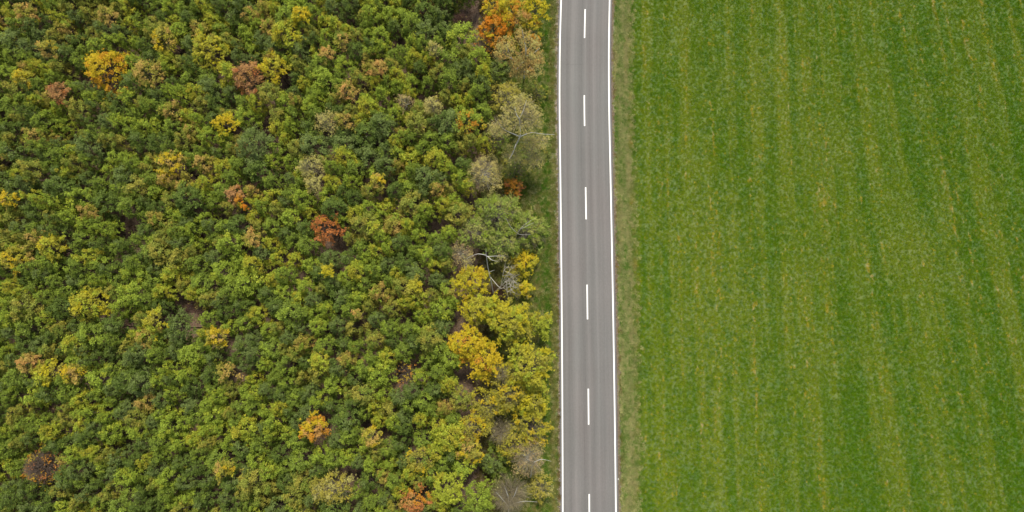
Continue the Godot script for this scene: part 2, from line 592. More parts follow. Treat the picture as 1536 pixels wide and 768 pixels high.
func build_road() -> void:
	rng.seed = 6
	# asphalt with worn wheel tracks and lengthwise paving streaks
	var w := 192
	var h := 2048
	var im := Image.create(w, h, false, Image.FORMAT_RGB8)
	var prof := []
	for i in w:
		var d := (i + 0.5) / w * 6.98 - 3.49
		var t := 0.124
		t += 0.026 * band(d, -1.45, 0.42) + 0.010 * band(d, -2.6, 0.25)
		t += 0.018 * band(d, 1.25, 0.22) + 0.008 * band(d, 2.45, 0.35)
		t += 0.015 * band(d, 0.12, 0.22) - 0.012 * band(d, -0.42, 0.28) - 0.008 * band(d, 0.62, 0.2)
		t -= 0.010 * band(d, -2.25, 0.3)
		t += 0.012 * band(absf(d), 3.2, 0.12)
		prof.append(t)
	for j in h:
		var z := j / float(h) * 190.0 - 120.0
		var slab := 0.006 * n_mid.get_noise_2d(3.0, z * 0.35)
		var seam := -0.012 if absf(z + 35.6) < 0.06 else 0.0
		for i in w:
			var t: float = prof[i]
			var d := i / float(w) * 7.0
			t += 0.010 * n_line.get_noise_2d(d * 30.0, z * 0.5) + slab + rng.randf_range(-0.012, 0.012)
			if d < 3.3: t += seam
			var pink := 1.0 + 0.05 * n_mid.get_noise_2d(d * 0.7, z * 0.12)
			im.set_pixel(i, j, Color(t * 1.035 * pink, t * 0.985, t * 0.955).linear_to_srgb())
	var am := flat_mat(Color.WHITE, 0.85)
	am.albedo_texture = ImageTexture.create_from_image(im)
	var bt := NoiseTexture2D.new()
	bt.width = 256; bt.height = 256; bt.seamless = true; bt.as_normal_map = true; bt.bump_strength = 3.0
	var bn := FastNoiseLite.new()
	bn.seed = 4; bn.frequency = 0.12
	bt.noise = bn
	am.normal_enabled = true
	am.normal_texture = bt
	am.normal_scale = 0.25
	am.uv1_scale = Vector3(1, 1, 1)
	var road := piece("road", ribbon(-3.49, 3.49, -120, 70, 0.03, 0.5, 0.06), am, self)
	tag(road, "grey asphalt country road with white markings between forest and meadow", "road", "", "structure")
	am.normal_enabled = false
	# white paint, slightly scuffed
	var pm := flat_mat(Color.WHITE, 0.6)
	var pt := NoiseTexture2D.new()
	pt.width = 256; pt.height = 256; pt.seamless = true
	var pn := FastNoiseLite.new()
	pn.seed = 14; pn.frequency = 0.05
	pt.noise = pn
	var pg := Gradient.new()
	pg.offsets = PackedFloat32Array([0.0, 0.25, 1.0])
	pg.colors = PackedColorArray([lin(0.55, 0.54, 0.52).linear_to_srgb(), lin(0.76, 0.76, 0.74).linear_to_srgb(), lin(0.80, 0.80, 0.79).linear_to_srgb()])
	pt.color_ramp = pg
	pm.albedo_texture = pt
	pm.uv1_triplanar = true
	pm.uv1_scale = Vector3(0.7, 0.7, 0.7)
	piece("edge_line", ribbon(-3.275, -3.105, -120, 70, 0.035), pm, road)
	piece("edge_line", ribbon(3.105, 3.275, -120, 70, 0.035), pm, road)
	var rows := [[14, 57], [143, 189], [281, 329], [427, 479], [583, 637]]
	for r in rows:
		piece("centre_dash", ribbon(-0.085, 0.085, at(880, r[0]).z, at(880, r[1]).z, 0.035), pm, road)
	var z0: float = at(883, 741).z
	for k in 3:
		piece("centre_dash", ribbon(-0.085, 0.085, z0 + 12.3 * k, z0 + 12.3 * k + 4.2, 0.035), pm, road)
	z0 = at(880, 14).z
	for k in 3:
		piece("centre_dash", ribbon(-0.085, 0.085, z0 - 12.0 * (k + 1), z0 - 12.0 * (k + 1) + 4.0, 0.035), pm, road)

# ---------- colours of leaves (linear albedo) ----------
const DEEP := Color(0.058, 0.086, 0.017)
const BLUE := Color(0.078, 0.106, 0.032)
const GREEN := Color(0.092, 0.128, 0.020)
const BRIGHT := Color(0.126, 0.170, 0.021)
const LIME := Color(0.178, 0.206, 0.022)
const YGREEN := Color(0.198, 0.188, 0.020)
const OLIVE := Color(0.165, 0.155, 0.028)
const TANLEAF := Color(0.245, 0.172, 0.050)
const PEACH := Color(0.290, 0.165, 0.055)
const GOLD := Color(0.345, 0.260, 0.016)
const YELLOW := Color(0.272, 0.240, 0.014)
const AMBER := Color(0.340, 0.160, 0.020)
const ORANGE := Color(0.400, 0.145, 0.012)
const RUST := Color(0.270, 0.105, 0.040)
const COPPER := Color(0.270, 0.150, 0.068)
const RED := Color(0.245, 0.088, 0.026)
const STRAWLEAF := Color(0.320, 0.275, 0.105)
const PALE := Color(0.260, 0.245, 0.090)
const PINK := Color(0.250, 0.185, 0.105)

func build_specials() -> void:
	var red_twig := flat_mat(lin(0.13, 0.065, 0.045))
	var dark_twig := flat_mat(lin(0.20, 0.145, 0.11))
	var pale_twig := flat_mat(lin(0.32, 0.27, 0.165))
	TYPES = {
		"gold": {"name": "golden_tree", "pal": [[GOLD, 5], [YELLOW, 2], [AMBER, 1]], "leaf": 0.17, "per": 12},
		"gold_thin": {"name": "golden_tree", "pal": [[GOLD, 6], [Color(0.33, 0.17, 0.014), 3]], "leaf": 0.19, "per": 11, "cover": 1.6, "ring": 5},
		"gold_tan": {"name": "golden_tree", "pal": [[GOLD, 3], [TANLEAF, 2], [OLIVE, 3], [YGREEN, 2]], "leaf": 0.16, "per": 12},
		"yellow": {"name": "yellow_tree", "pal": [[YELLOW, 4], [YGREEN, 2], [GOLD, 2]], "leaf": 0.17, "per": 12},
		"yellow_green": {"name": "yellow_green_tree", "pal": [[YGREEN, 4], [YELLOW, 2], [LIME, 2], [OLIVE, 1]], "leaf": 0.17, "per": 13},
		"lime": {"name": "lime_green_tree", "pal": [[LIME, 5], [YGREEN, 2]], "leaf": 0.16, "per": 13},
		"olive": {"name": "olive_green_tree", "pal": [[OLIVE, 4], [YGREEN, 2], [GOLD, 1], [GREEN, 1]], "leaf": 0.13, "per": 14},
		"olive_yellow": {"name": "olive_green_tree", "pal": [[YGREEN, 3], [OLIVE, 3], [GOLD, 2]], "leaf": 0.12, "per": 13, "twigs": 20},
		"tan": {"name": "tan_tree", "pal": [[TANLEAF, 3], [OLIVE, 4], [GREEN, 2]], "leaf": 0.14, "per": 13},
		"peach": {"name": "tan_tree", "pal": [[PEACH, 3], [TANLEAF, 3], [OLIVE, 3]], "leaf": 0.14, "per": 13},
		"orange": {"name": "orange_leaved_tree", "pal": [[ORANGE, 5], [AMBER, 3], [GOLD, 1]], "leaf": 0.16, "per": 13},
		"amber": {"name": "amber_tree", "pal": [[AMBER, 3], [GOLD, 4], [PEACH, 2]], "leaf": 0.17, "per": 12},
		"amber_green": {"name": "amber_tree", "pal": [[AMBER, 3], [GOLD, 3], [YGREEN, 3], [BRIGHT, 1]], "leaf": 0.15, "per": 13},
		"orange_tip": {"name": "orange_tipped_tree", "pal": [[AMBER, 2], [YGREEN, 3], [BRIGHT, 4]], "leaf": 0.15, "per": 13},
		"rust": {"name": "russet_tree", "pal": [[RUST, 3], [AMBER, 3], [PEACH, 1]], "leaf": 0.15, "per": 10},
		"copper": {"name": "copper_tree", "pal": [[COPPER, 5], [PEACH, 1], [RUST, 1]], "leaf": 0.085, "per": 30, "ring": 6, "twigs": 60, "twig_mat": red_twig, "mat": fine_mat, "clump": 0.36},
		"red": {"name": "red_tree", "pal": [[RED, 4], [RUST, 3], [AMBER, 1]], "leaf": 0.15, "per": 9, "cover": 1.5, "twigs": 25, "twig_mat": red_twig},
		"sparse_leaf": {"name": "thinning_tree", "pal": [[AMBER, 3], [GOLD, 3], [RED, 1]], "leaf": 0.15, "per": 3, "cover": 1.2, "ring": 4, "twigs": 40, "twig_mat": dark_twig},
		"bare_gold": {"name": "thinning_tree", "pal": [[GOLD, 3], [AMBER, 3], [RUST, 2]], "leaf": 0.15, "per": 4, "cover": 1.5, "ring": 4, "twigs": 110, "twig_mat": dark_twig, "twig_r": 0.014},
		"bare_dark": {"name": "bare_tree", "pal": [[OLIVE, 2], [TANLEAF, 1]], "leaf": 0.12, "per": 1, "cover": 1.0, "ring": 3, "twigs": 110, "twig_mat": red_twig},
		"bare_grey": {"name": "bare_tree", "pal": [[PALE, 2], [OLIVE, 1]], "leaf": 0.08, "per": 2, "cover": 1.5, "ring": 4, "twigs": 110, "twig_mat": pale_twig, "twig_r": 0.013},
		"pale": {"name": "pale_tree", "pal": [[PALE, 4], [OLIVE, 1], [STRAWLEAF, 1]], "leaf": 0.075, "per": 24, "ring": 6, "twigs": 70, "twig_mat": pale_twig, "mat": fine_mat, "bark": grey_bark},
		"straw": {"name": "pale_tree", "pal": [[STRAWLEAF, 4], [PALE, 2]], "leaf": 0.07, "per": 24, "ring": 6, "twigs": 80, "twig_mat": pale_twig, "mat": fine_mat, "bark": white_bark},
		"pinkish": {"name": "pale_tree", "pal": [[PINK, 4], [STRAWLEAF, 2]], "leaf": 0.065, "per": 16, "ring": 6, "twigs": 100, "twig_mat": pale_twig, "mat": fine_mat, "bark": white_bark},
		"khaki": {"name": "khaki_tree", "pal": [[Color(0.24, 0.215, 0.04), 4], [OLIVE, 2], [PALE, 1]], "leaf": 0.085, "per": 26, "ring": 6, "twigs": 40, "twig_mat": pale_twig, "mat": fine_mat, "bark": grey_bark},
		"willow": {"name": "willow_tree", "pal": [[Color(0.125, 0.165, 0.036), 5], [BRIGHT, 2], [Color(0.17, 0.18, 0.055), 3]], "leaf": 0.12, "per": 17, "cover": 1.6, "twigs": 16, "twig_mat": grey_bark, "twig_r": 0.018, "bark": grey_bark, "mat": fine_mat},
		"blue": {"name": "blue_green_tree", "pal": [[BLUE, 5], [DEEP, 1]], "leaf": 0.14, "per": 15},
		"deep": {"name": "dark_green_tree", "pal": [[BLUE, 2], [GREEN, 2]], "leaf": 0.15, "per": 14},
		"bright": {"name": "bright_green_tree", "pal": [[BRIGHT, 4], [LIME, 1], [GREEN, 1]], "leaf": 0.16, "per": 14},
		"thicket": {"name": "edge_shrub", "pal": [[GREEN, 2], [OLIVE, 2], [Color(0.10, 0.12, 0.03), 3]], "leaf": 0.10, "per": 12, "twigs": 20},
	}
	# px, py, height, crown radius, type, label, short name for neighbours
	var rows := [
		[145, 94, 8.5, 2.6, "gold_thin", "wide golden-yellow tree with a dark gap beneath it in the forest", "wide golden-yellow tree"],
		[365, 108, 8.5, 1.9, "copper", "dense copper-brown fine-leaved tree among green forest trees", "copper-brown tree"],
		[485, 339, 8.3, 1.75, "red", "brick-red tree beside a dark clearing in the forest", "brick-red tree"],
		[467, 645, 8.6, 1.6, "amber", "amber-orange tree with loose leafy crown amid dark green trees", "amber-orange tree"],
		[558, 657, 8.2, 1.1, "gold_tan", "small amber-tan tree growing beside yellowing green trees", "small amber tree"],
		[449, 19, 8.6, 0.85, "yellow", "narrow lemon-yellow young tree poking out of the canopy", "narrow lemon-yellow tree"],
		[405, 96, 8.4, 1.45, "yellow", "yellow tree standing next to the copper-brown tree", ""],
		[335, 183, 8.6, 1.15, "gold", "small bright golden tree beside a deep green crown", "small bright golden tree"],
		[492, 405, 8.6, 0.6, "yellow", "tiny clear-yellow treetop above green crowns near the brick-red tree", ""],
		[250, 242, 8.4, 1.75, "gold_tan", "golden tan round crown among mid-green forest trees", "golden tan round tree"],
		[240, 52, 8.2, 1.5, "gold_tan", "gold and tan tree with thin top among green crowns", ""],
		[12, 386, 8.2, 1.6, "gold_tan", "orange-tan leafy tree at the edge of a dark hollow", "orange-tan tree"],
		[8, 297, 8.0, 0.95, "gold_tan", "small orange-tan crown squeezed between tan and green trees", ""],
		[68, 370, 8.4, 1.35, "yellow_green", "yellow-tinged round tree close to the orange-tan tree", ""],
		[66, 70, 8.2, 1.05, "gold_tan", "small mustard-yellow crown between bright green trees", "small mustard-yellow tree"],
		[32, 16, 8.2, 1.25, "peach", "brownish orange tree rising from dark green crowns", ""],
		[28, 115, 8.2, 1.15, "gold_tan", "small rusty gold crown over a dark gap", ""],
		[82, 136, 8.0, 1.15, "copper", "small brownish pink fine-twigged tree among green ones", "small brownish pink tree"],
		[157, 20, 8.0, 1.25, "tan", "tan tree with patchy green leaves in the canopy", ""],
		[214, 104, 8.3, 1.9, "tan", "large tan and olive tree near the wide golden-yellow tree", "large tan and olive tree"],
		[305, 66, 9.0, 2.1, "yellow_green", "big yellow-green tree with tan crown tips", "big yellow-green tree"],
		[424, 43, 8.6, 1.7, "yellow_green", "yellow-green tree beneath the narrow lemon-yellow tree", ""],
		[489, 80, 8.2, 0.85, "peach", "small peach-orange crown among deep green trees", ""],
		[516, 133, 8.4, 1.15, "peach", "peach-brown tree with ragged crown in the forest", "peach-brown tree"],
		[510, 56, 8.2, 1.0, "tan", "small tan crown next to bright green trees", ""],
		[567, 100, 8.3, 1.05, "peach", "peach-tipped tree above mid-green neighbours", ""],
		[514, 178, 8.0, 1.25, "tan", "faded tan-olive tree close to the peach-brown tree", ""],
		[648, 156, 8.0, 1.1, "pale", "pale grey-olive twiggy tree over a brown hollow", "pale grey-olive twiggy tree"],
		[606, 150, 7.6, 0.9, "pinkish", "small beige twiggy crown beside the pale grey-olive tree", ""],
		[650, 71, 8.0, 0.85, "pale", "small grey-beige twiggy top among blue-green crowns", ""],
		[488, 180, 8.0, 1.35, "pale", "grey-green twiggy thinning tree beside a black gap", "grey-green twiggy tree"],
		[462, 248, 8.4, 1.45, "pale", "pale olive fine-twigged tree with half its leaves gone", "pale olive fine-twigged tree"],
		[468, 274, 8.0, 1.0, "pale", "smaller pale olive tree touching a larger pale olive one", ""],
		[349, 291, 8.0, 0.9, "copper", "little mauve-brown twiggy crown with an orange side", "little mauve-brown tree"],
		[359, 302, 7.8, 0.45, "orange", "tiny orange treetop beside the little mauve-brown crown", ""],
		[376, 356, 8.2, 1.0, "peach", "small pinkish tan crown amid olive trees", ""],
		[372, 212, 8.8, 2.0, "blue", "large dense blue-green tree beside a brown clearing", "large dense blue-green tree"],
		[497, 735, 8.2, 1.75, "khaki", "broad khaki fine-leaved tree among dark green crowns", "broad khaki tree"],
		[478, 737, 8.0, 1.2, "khaki", "lower khaki fine-leaved tree touching the broad khaki one", ""],
		[622, 756, 8.0, 1.5, "rust", "russet orange-brown tree with open crown near yellow-green ones", "russet orange-brown tree"],
		[608, 560, 7.6, 1.15, "sparse_leaf", "thin brown-leaved tree in a dim gap of the forest", "thin brown-leaved tree"],
		[537, 470, 8.4, 0.45, "peach", "tiny peach-orange treetop between dark green crowns", ""],
		[476, 541, 8.8, 0.95, "lime", "small vivid lime-green crown above darker trees", "small vivid lime-green tree"],
		[560, 340, 8.6, 0.6, "lime", "tiny vivid lime treetop near the brick-red tree", ""],
		[566, 270, 8.2, 0.95, "gold_tan", "small mustard crown over dark gaps", ""],
		[703, 177, 8.6, 1.4, "orange_tip", "green tree flecked orange at its tips near the birches", "orange-flecked green tree"],
		[621, 431, 8.6, 0.95, "yellow_green", "pale yellow-green small crown beside a dark gap", ""],
		[36, 545, 8.4, 1.25, "peach", "soft orange-tan tree in front of olive-yellow trees", "soft orange-tan tree"],
		[62, 560, 8.4, 1.4, "yellow_green", "olive-yellow tree touching the soft orange-tan tree", ""],
		[104, 560, 8.2, 1.15, "gold_tan", "mustard gold tree beside a patch of blue-green crowns", ""],
		[120, 455, 8.8, 1.9, "yellow_green", "large olive-yellow feathery tree in the green canopy", "large olive-yellow tree"],
		[228, 482, 8.7, 1.3, "yellow_green", "bright yellow-green tree close to a grey-green dense tree", "bright yellow-green tree"],
		[262, 490, 8.6, 1.6, "blue", "dense grey-green tree below a brown bare gap", "dense grey-green tree"],
		[330, 705, 8.3, 1.0, "gold_tan", "small yellow-tan crown with dark gap behind", ""],
		[320, 506, 8.3, 1.2, "gold_tan", "golden olive tree among shaded green crowns", ""],
		[338, 560, 8.0, 1.3, "tan", "faded tan-olive tree over brown forest floor", ""],
		[670, 737, 8.6, 1.8, "lime", "bright lime-yellow tree beside the russet orange-brown tree", ""],
		[628, 692, 8.2, 1.5, "olive", "olive-brown tree with dark hollow beside it", ""],
		[50, 703, 7.6, 2.2, "bare_gold", "half-bare dark-twigged tree with scattered orange leaves", "half-bare dark-twigged tree"],
		[286, 462, 6.6, 1.0, "bare_dark", "bare brown tree sunk in a gap of the canopy", "bare brown sunken tree"],
		[398, 200, 6.0, 0.9, "bare_dark", "bare red-brown tree in the clearing beside the blue-green tree", ""],
		[690, 28, 6.5, 1.3, "bare_dark", "leafless brown tree by the orange autumn trees", ""],
		# forest edge along the road
		[740, 36, 7.5, 1.75, "orange", "vivid orange tree at the forest edge", "vivid orange tree"],
		[722, 62, 6.5, 1.2, "sparse_leaf", "thinning tree with red and yellow leaves below the vivid orange tree", ""],
		[742, 4, 8.0, 1.5, "gold", "golden tree behind the vivid orange tree", ""],
		[769, 12, 7.5, 2.2, "amber_green", "mixed gold and green tree at the forest edge", "mixed gold and green tree"],
		[780, 24, 7.0, 1.1, "peach", "salmon-brown crown within the golden trees of the forest edge", ""],
		[803, 6, 6.8, 1.45, "yellow", "yellow-green tree nearest the grass strip behind golden trees", ""],
		[795, 38, 5.5, 1.5, "amber_green", "low olive and orange tree beside the grass strip", ""],
		[760, 62, 5.0, 1.6, "olive", "low olive tree under the white-limbed birch", ""],
		[763, 139, 7.5, 2.0, "khaki", "round khaki-yellow fine-leaved tree between two birches", "round khaki-yellow tree"],
		[725, 254, 8.0, 2.25, "straw", "round straw-coloured feathery tree at the forest edge", "round straw-coloured tree"],
		[770, 279, 3.2, 1.05, "rust", "small flame-orange bush beside tall dry grass", "small flame-orange bush"],
		[775, 250, 3.5, 1.8, "thicket", "dull green shrub above the flame-orange bush", ""],
		[745, 316, 7.5, 2.9, "willow", "large loose grey-green tree with bare grey branches showing", "large loose grey-green tree"],
		[716, 345, 7.0, 2.1, "willow", "grey-green tree joined to the large loose one", ""],
		[752, 358, 6.5, 2.2, "willow", "grey-green branchy tree above the white bare birch", ""],
		[792, 342, 5.5, 2.3, "willow", "pale green branchy tree leaning to the grass strip", ""],
		[690, 378, 6.0, 1.4, "pinkish", "beige twiggy crown beside the white bare birch", ""],
		[704, 421, 7.5, 1.85, "yellow", "bright yellow tree beside the leaning white trunk", "bright yellow tree"],
		[716, 463, 7.5, 1.9, "yellow_green", "yellow-olive tree below the bright yellow tree", ""],
		[787, 394, 3.8, 1.35, "yellow", "yellow bush among pale fallen branches", "yellow bush"],
		[789, 432, 3.2, 0.8, "yellow", "small yellow bush at the end of the pale fallen branches", ""],
		[742, 458, 6.0, 1.2, "yellow_green", "small yellow tree between olive trees and the fallen branches", ""],
		[764, 482, 8.0, 2.4, "yellow_green", "rounded yellow-green tree above the golden edge tree", "rounded yellow-green tree"],
		[810, 486, 4.5, 1.4, "lime", "low lime-green tree beside the grass strip", ""],
		[700, 515, 8.2, 2.1, "gold", "golden tree with thin leaf-flecked top", "golden leaf-flecked tree"],
		[727, 543, 8.0, 2.0, "gold", "golden-yellow tree with orange side touching another golden tree", ""],
		[793, 552, 8.5, 2.75, "yellow_green", "broad yellow-green tree reaching towards the road edge", "broad yellow-green tree"],
		[752, 560, 6.5, 1.3, "bare_grey", "grey twiggy tree in the gap between golden and yellow-green trees", ""],
		[762, 592, 7.0, 2.2, "olive_yellow", "olive and gold tree next to the broad yellow-green tree", ""],
		[800, 606, 5.5, 1.9, "yellow_green", "low yellow-green tree near the road below the broad one", ""],
		[728, 612, 7.0, 2.1, "olive_yellow", "olive-gold tree beside dark grey branches", "olive-gold tree"],
		[712, 640, 7.4, 1.7, "olive_yellow", "olive-mustard tree over the dark forest edge hollow", ""],
		[752, 650, 5.5, 1.8, "bare_grey", "tangle of bare grey branches in a yellow-olive tree", "tangle of bare grey branches"],
		[800, 645, 6.0, 2.0, "olive_yellow", "yellow-olive feathery tree beside the dark grass strip", ""],
		[770, 668, 6.0, 1.9, "olive_yellow", "low olive tree between bare branches and a beige twiggy tree", ""],
		[702, 676, 7.4, 1.7, "gold_tan", "mustard-gold tree at the rim of the dark hollow", ""],
		[740, 696, 4.0, 1.6, "deep", "dark green low tree in the hollow behind the grey bare tree", ""],
		[716, 754, 6.8, 1.8, "bright", "fresh green tree beside the grey bare tree", ""],
		[793, 692, 7.2, 2.05, "pinkish", "beige-pink feathery twiggy tree beside the dark grass strip", "beige-pink feathery tree"],
		[812, 735, 4.2, 1.4, "khaki", "low khaki bush by the grass strip next to the grey bare tree", ""],
		[765, 748, 7.0, 2.4, "bare_grey", "grey bare many-branched tree with pale limbs", "grey bare many-branched tree"],
		[745, 100, 4.5, 1.5, "deep", "dark green low tree in shade between the two birches", ""],
		[742, 205, 4.5, 1.6, "thicket", "dull green thicket beneath the white forked birch", ""],
		[800, 225, 2.2, 1.7, "thicket", "low olive scrub between birch and grass strip", ""],
		[805, 140, 2.0, 1.5, "thicket", "low brownish green scrub beside the khaki-yellow tree", ""],
	]
	for r in rows: special(r)
	var birch_tan := [[Color(0.25, 0.195, 0.065), 4], [Color(0.27, 0.175, 0.06), 3], [PALE, 3]]
	var birch_pale := [[PALE, 4], [STRAWLEAF, 3], [OLIVE, 1]]
	limbed_tree("birch_tree", "birch with bare white trunk top and orange-tan leaves by the grass strip", "orange-tan birch",
		[[786, 118, 0], [787, 100, 4], [789, 76, 9], [786, 60, 11], [783, 44, 13.5]],
		[[[788, 90, 6.5], [781, 97, 7.5], [775, 104, 8]], [[788, 92, 6.5], [795, 100, 7.5], [799, 104, 8]], [[788, 85, 7.5], [800, 80, 8.5], [810, 72, 9.5]], [[786, 100, 4.0], [772, 92, 6], [764, 80, 8.5], [760, 66, 10]], [[768, 88, 7], [757, 82, 7.6]]],
		[[790, 92, 7.5, 1.9], [803, 100, 7, 1.4], [778, 100, 6.5, 1.5], [800, 84, 8, 1.3], [760, 70, 9, 1.3], [752, 84, 7.5, 1.0], [785, 56, 11.5, 1.0], [800, 66, 8.5, 0.9]], birch_tan, 0.08, 13, white_bark, 0.11, 60)
	limbed_tree("birch_tree", "white forked birch with thin pale crown and one long limb towards the road", "white forked birch",
		[[764, 242, 0], [770, 226, 4], [780, 205, 8], [780, 190, 11], [779, 176, 13.5]],
		[[[780, 205, 8], [766, 199, 9], [756, 194, 10], [749, 186, 11]], [[779, 178, 13], [784, 168, 14], [790, 150, 15]], [[779, 178, 13], [775, 172, 13.5], [772, 160, 14]], [[780, 192, 10.5], [786, 187, 11.5], [794, 183, 12]], [[780, 205, 8], [796, 199, 8.5], [814, 201, 9], [832, 202, 9.3]], [[774, 216, 6], [770, 228, 7], [764, 238, 7.4]]],
		[[780, 172, 12.5, 2.2], [795, 180, 11.5, 1.6], [786, 158, 13.5, 1.4], [752, 190, 10, 1.5], [770, 232, 6.5, 1.4], [795, 212, 7.5, 1.5], [812, 210, 7.5, 1.2], [742, 196, 9.5, 1.0], [800, 240, 5, 1.5]], birch_pale, 0.065, 8, white_bark, 0.12, 90, flat_mat(lin(0.34, 0.29, 0.18)))
	limbed_tree("birch_tree", "leaning white bare trunk with spreading limbs above reddish brush", "leaning white bare trunk",
		[[741, 446, 0], [737, 424, 3.5], [732, 402, 6.5], [729, 381, 9]],
		[[[730, 383, 8.8], [716, 381, 9.3], [700, 388, 9.6]], [[730, 385, 8.5], [742, 384, 9.2], [757, 384, 9.8]], [[731, 384, 8.6], [738, 390, 9.0], [747, 392, 9.3]], [[736, 416, 4.5], [745, 427, 5.0], [752, 433, 5.2]], [[734, 408, 5.5], [742, 405, 6.5]], [[729, 384, 9], [729, 372, 10.5]]],
		[[700, 392, 8.5, 1.0], [752, 386, 9, 0.9]], birch_pale, 0.06, 3, white_bark, 0.075, 40, flat_mat(lin(0.34, 0.29, 0.18)))
	var fan := []
	rng.seed = 700
	for k in 9:
		var ty := lerpf(378, 456, (k + 0.5) / 9.0) + rng.randf_range(-5, 5)
		var tx := 792.0 - absf(ty - 415) * 0.5 - rng.randf() * 14.0
		var sx := rng.randf_range(744, 764)
		var sy := lerpf(438, 414, (sx - 744) / 20.0)
		var e := Vector3(tx, ty, rng.randf_range(1.4, 3.6))
		var b := Vector3(sx, sy, 0.8 + (sx - 744) * 0.05)
		var m := b.lerp(e, 0.5) + Vector3(rng.randf_range(-4, 4), rng.randf_range(-5, 5), 0.8)
		fan.append([[b.x, b.y, b.z], [m.x, m.y, m.z], [e.x, e.y, e.z]])
		for q in 4:
			var w := m.lerp(e, rng.randf_range(-0.5, 0.7)) if q > 1 else b.lerp(m, rng.randf_range(0.4, 1.0))
			var f := w + Vector3(rng.randf_range(4, 15), rng.randf_range(-13, 13), rng.randf_range(-0.4, 0.9))
			var mm := w.lerp(f, 0.5) + Vector3(rng.randf_range(-2, 2), rng.randf_range(-2, 2), 0.2)
			fan.append([[w.x, w.y, w.z], [mm.x, mm.y, mm.z], [f.x, f.y, f.z]])
	limbed_tree("fallen_tree", "fallen dead tree with a fan of pale grey branches by the verge", "pale fallen branches",
		[[738, 440, 0], [744, 436, 0.7], [756, 424, 1.5], [772, 412, 2.2]], fan, [[768, 408, 1.6, 1.5], [780, 436, 1.4, 1.3], [764, 438, 1.2, 1.0]], [[OLIVE, 2], [YGREEN, 2], [PALE, 1]], 0.09, 5, flat_mat(lin(0.36, 0.335, 0.27)), 0.062, 60)
	rng.seed = 77
	var br := tree_root("brush_pile", "reddish brown twiggy brush at the foot of the leaning white trunk", at(749, 440))
	br.set_meta("category", "brush")
	piece("twigs", twig_mesh(1.5, 1.3, 0.9, 420, 0.016), red_twig, br)
	limbed_tree("limb_tree", "pale bare limbs rising from the grey bare tree beside the green one", "",
		[[762, 776, 0], [764, 758, 4], [762, 742, 7]],
		[[[763, 760, 4], [753, 748, 6.5], [744, 738, 7.6]], [[764, 756, 4.5], [772, 742, 6.8], [776, 730, 7.8]], [[764, 758, 4.2], [784, 752, 6], [806, 753, 7]], [[762, 744, 6.5], [757, 730, 8]]], [], birch_pale, 0.05, 0, white_bark, 0.085)
	limbed_tree("limb_tree", "thin dead tree with a white limb pointing over the grass strip", "",
		[[796, 716, 0], [798, 700, 4.5], [801, 692, 6.5]], [[[800, 694, 6], [812, 689, 7], [827, 692, 7.3]]], [], birch_pale, 0.05, 0, white_bark, 0.085)
	limbed_tree("limb_tree", "grey dead limbs sticking out of the pale green branchy tree", "",
		[[772, 362, 0], [776, 350, 4], [783, 340, 5.6]], [[[778, 347, 4.5], [788, 336, 6], [803, 327, 6.6]], [[780, 344, 5], [792, 338, 6.2], [801, 334, 6.5]], [[776, 350, 4], [766, 340, 6.2], [758, 326, 7.2]], [[776, 350, 4], [782, 352, 6], [796, 352, 6.6]]], [], birch_pale, 0.05, 0, flat_mat(lin(0.42, 0.40, 0.36)), 0.07)

const GAPS := [[197, 338, 1.4], [92, 612, 1.3], [400, 195, 1.5], [497, 365, 1.5], [487, 262, 0.9], [127, 122, 1.0], [335, 322, 0.8], [640, 148, 0.9], [285, 462, 1.3], [600, 318, 0.7], [655, 345, 0.9], [615, 475, 0.8], [595, 550, 0.9], [415, 475, 0.8], [690, 25, 1.6], [755, 108, 1.2], [690, 560, 0.9], [740, 695, 2.0], [592, 65, 0.8]]

func edge_at(py: float) -> float:   # right-hand limit of the ordinary forest, in pixels of crown height
	var ys := [-60.0, 0.0, 60.0, 120.0, 200.0, 300.0, 380.0, 450.0, 520.0, 600.0, 680.0, 768.0, 840.0]
	var xs := [700.0, 700.0, 705.0, 728.0, 728.0, 690.0, 668.0, 672.0, 664.0, 690.0, 690.0, 690.0, 690.0]
	for k in ys.size() - 1:
		if py <= ys[k + 1]:
			return lerpf(xs[k], xs[k + 1], clampf((py - ys[k]) / (ys[k + 1] - ys[k]), 0, 1))
	return 690.0

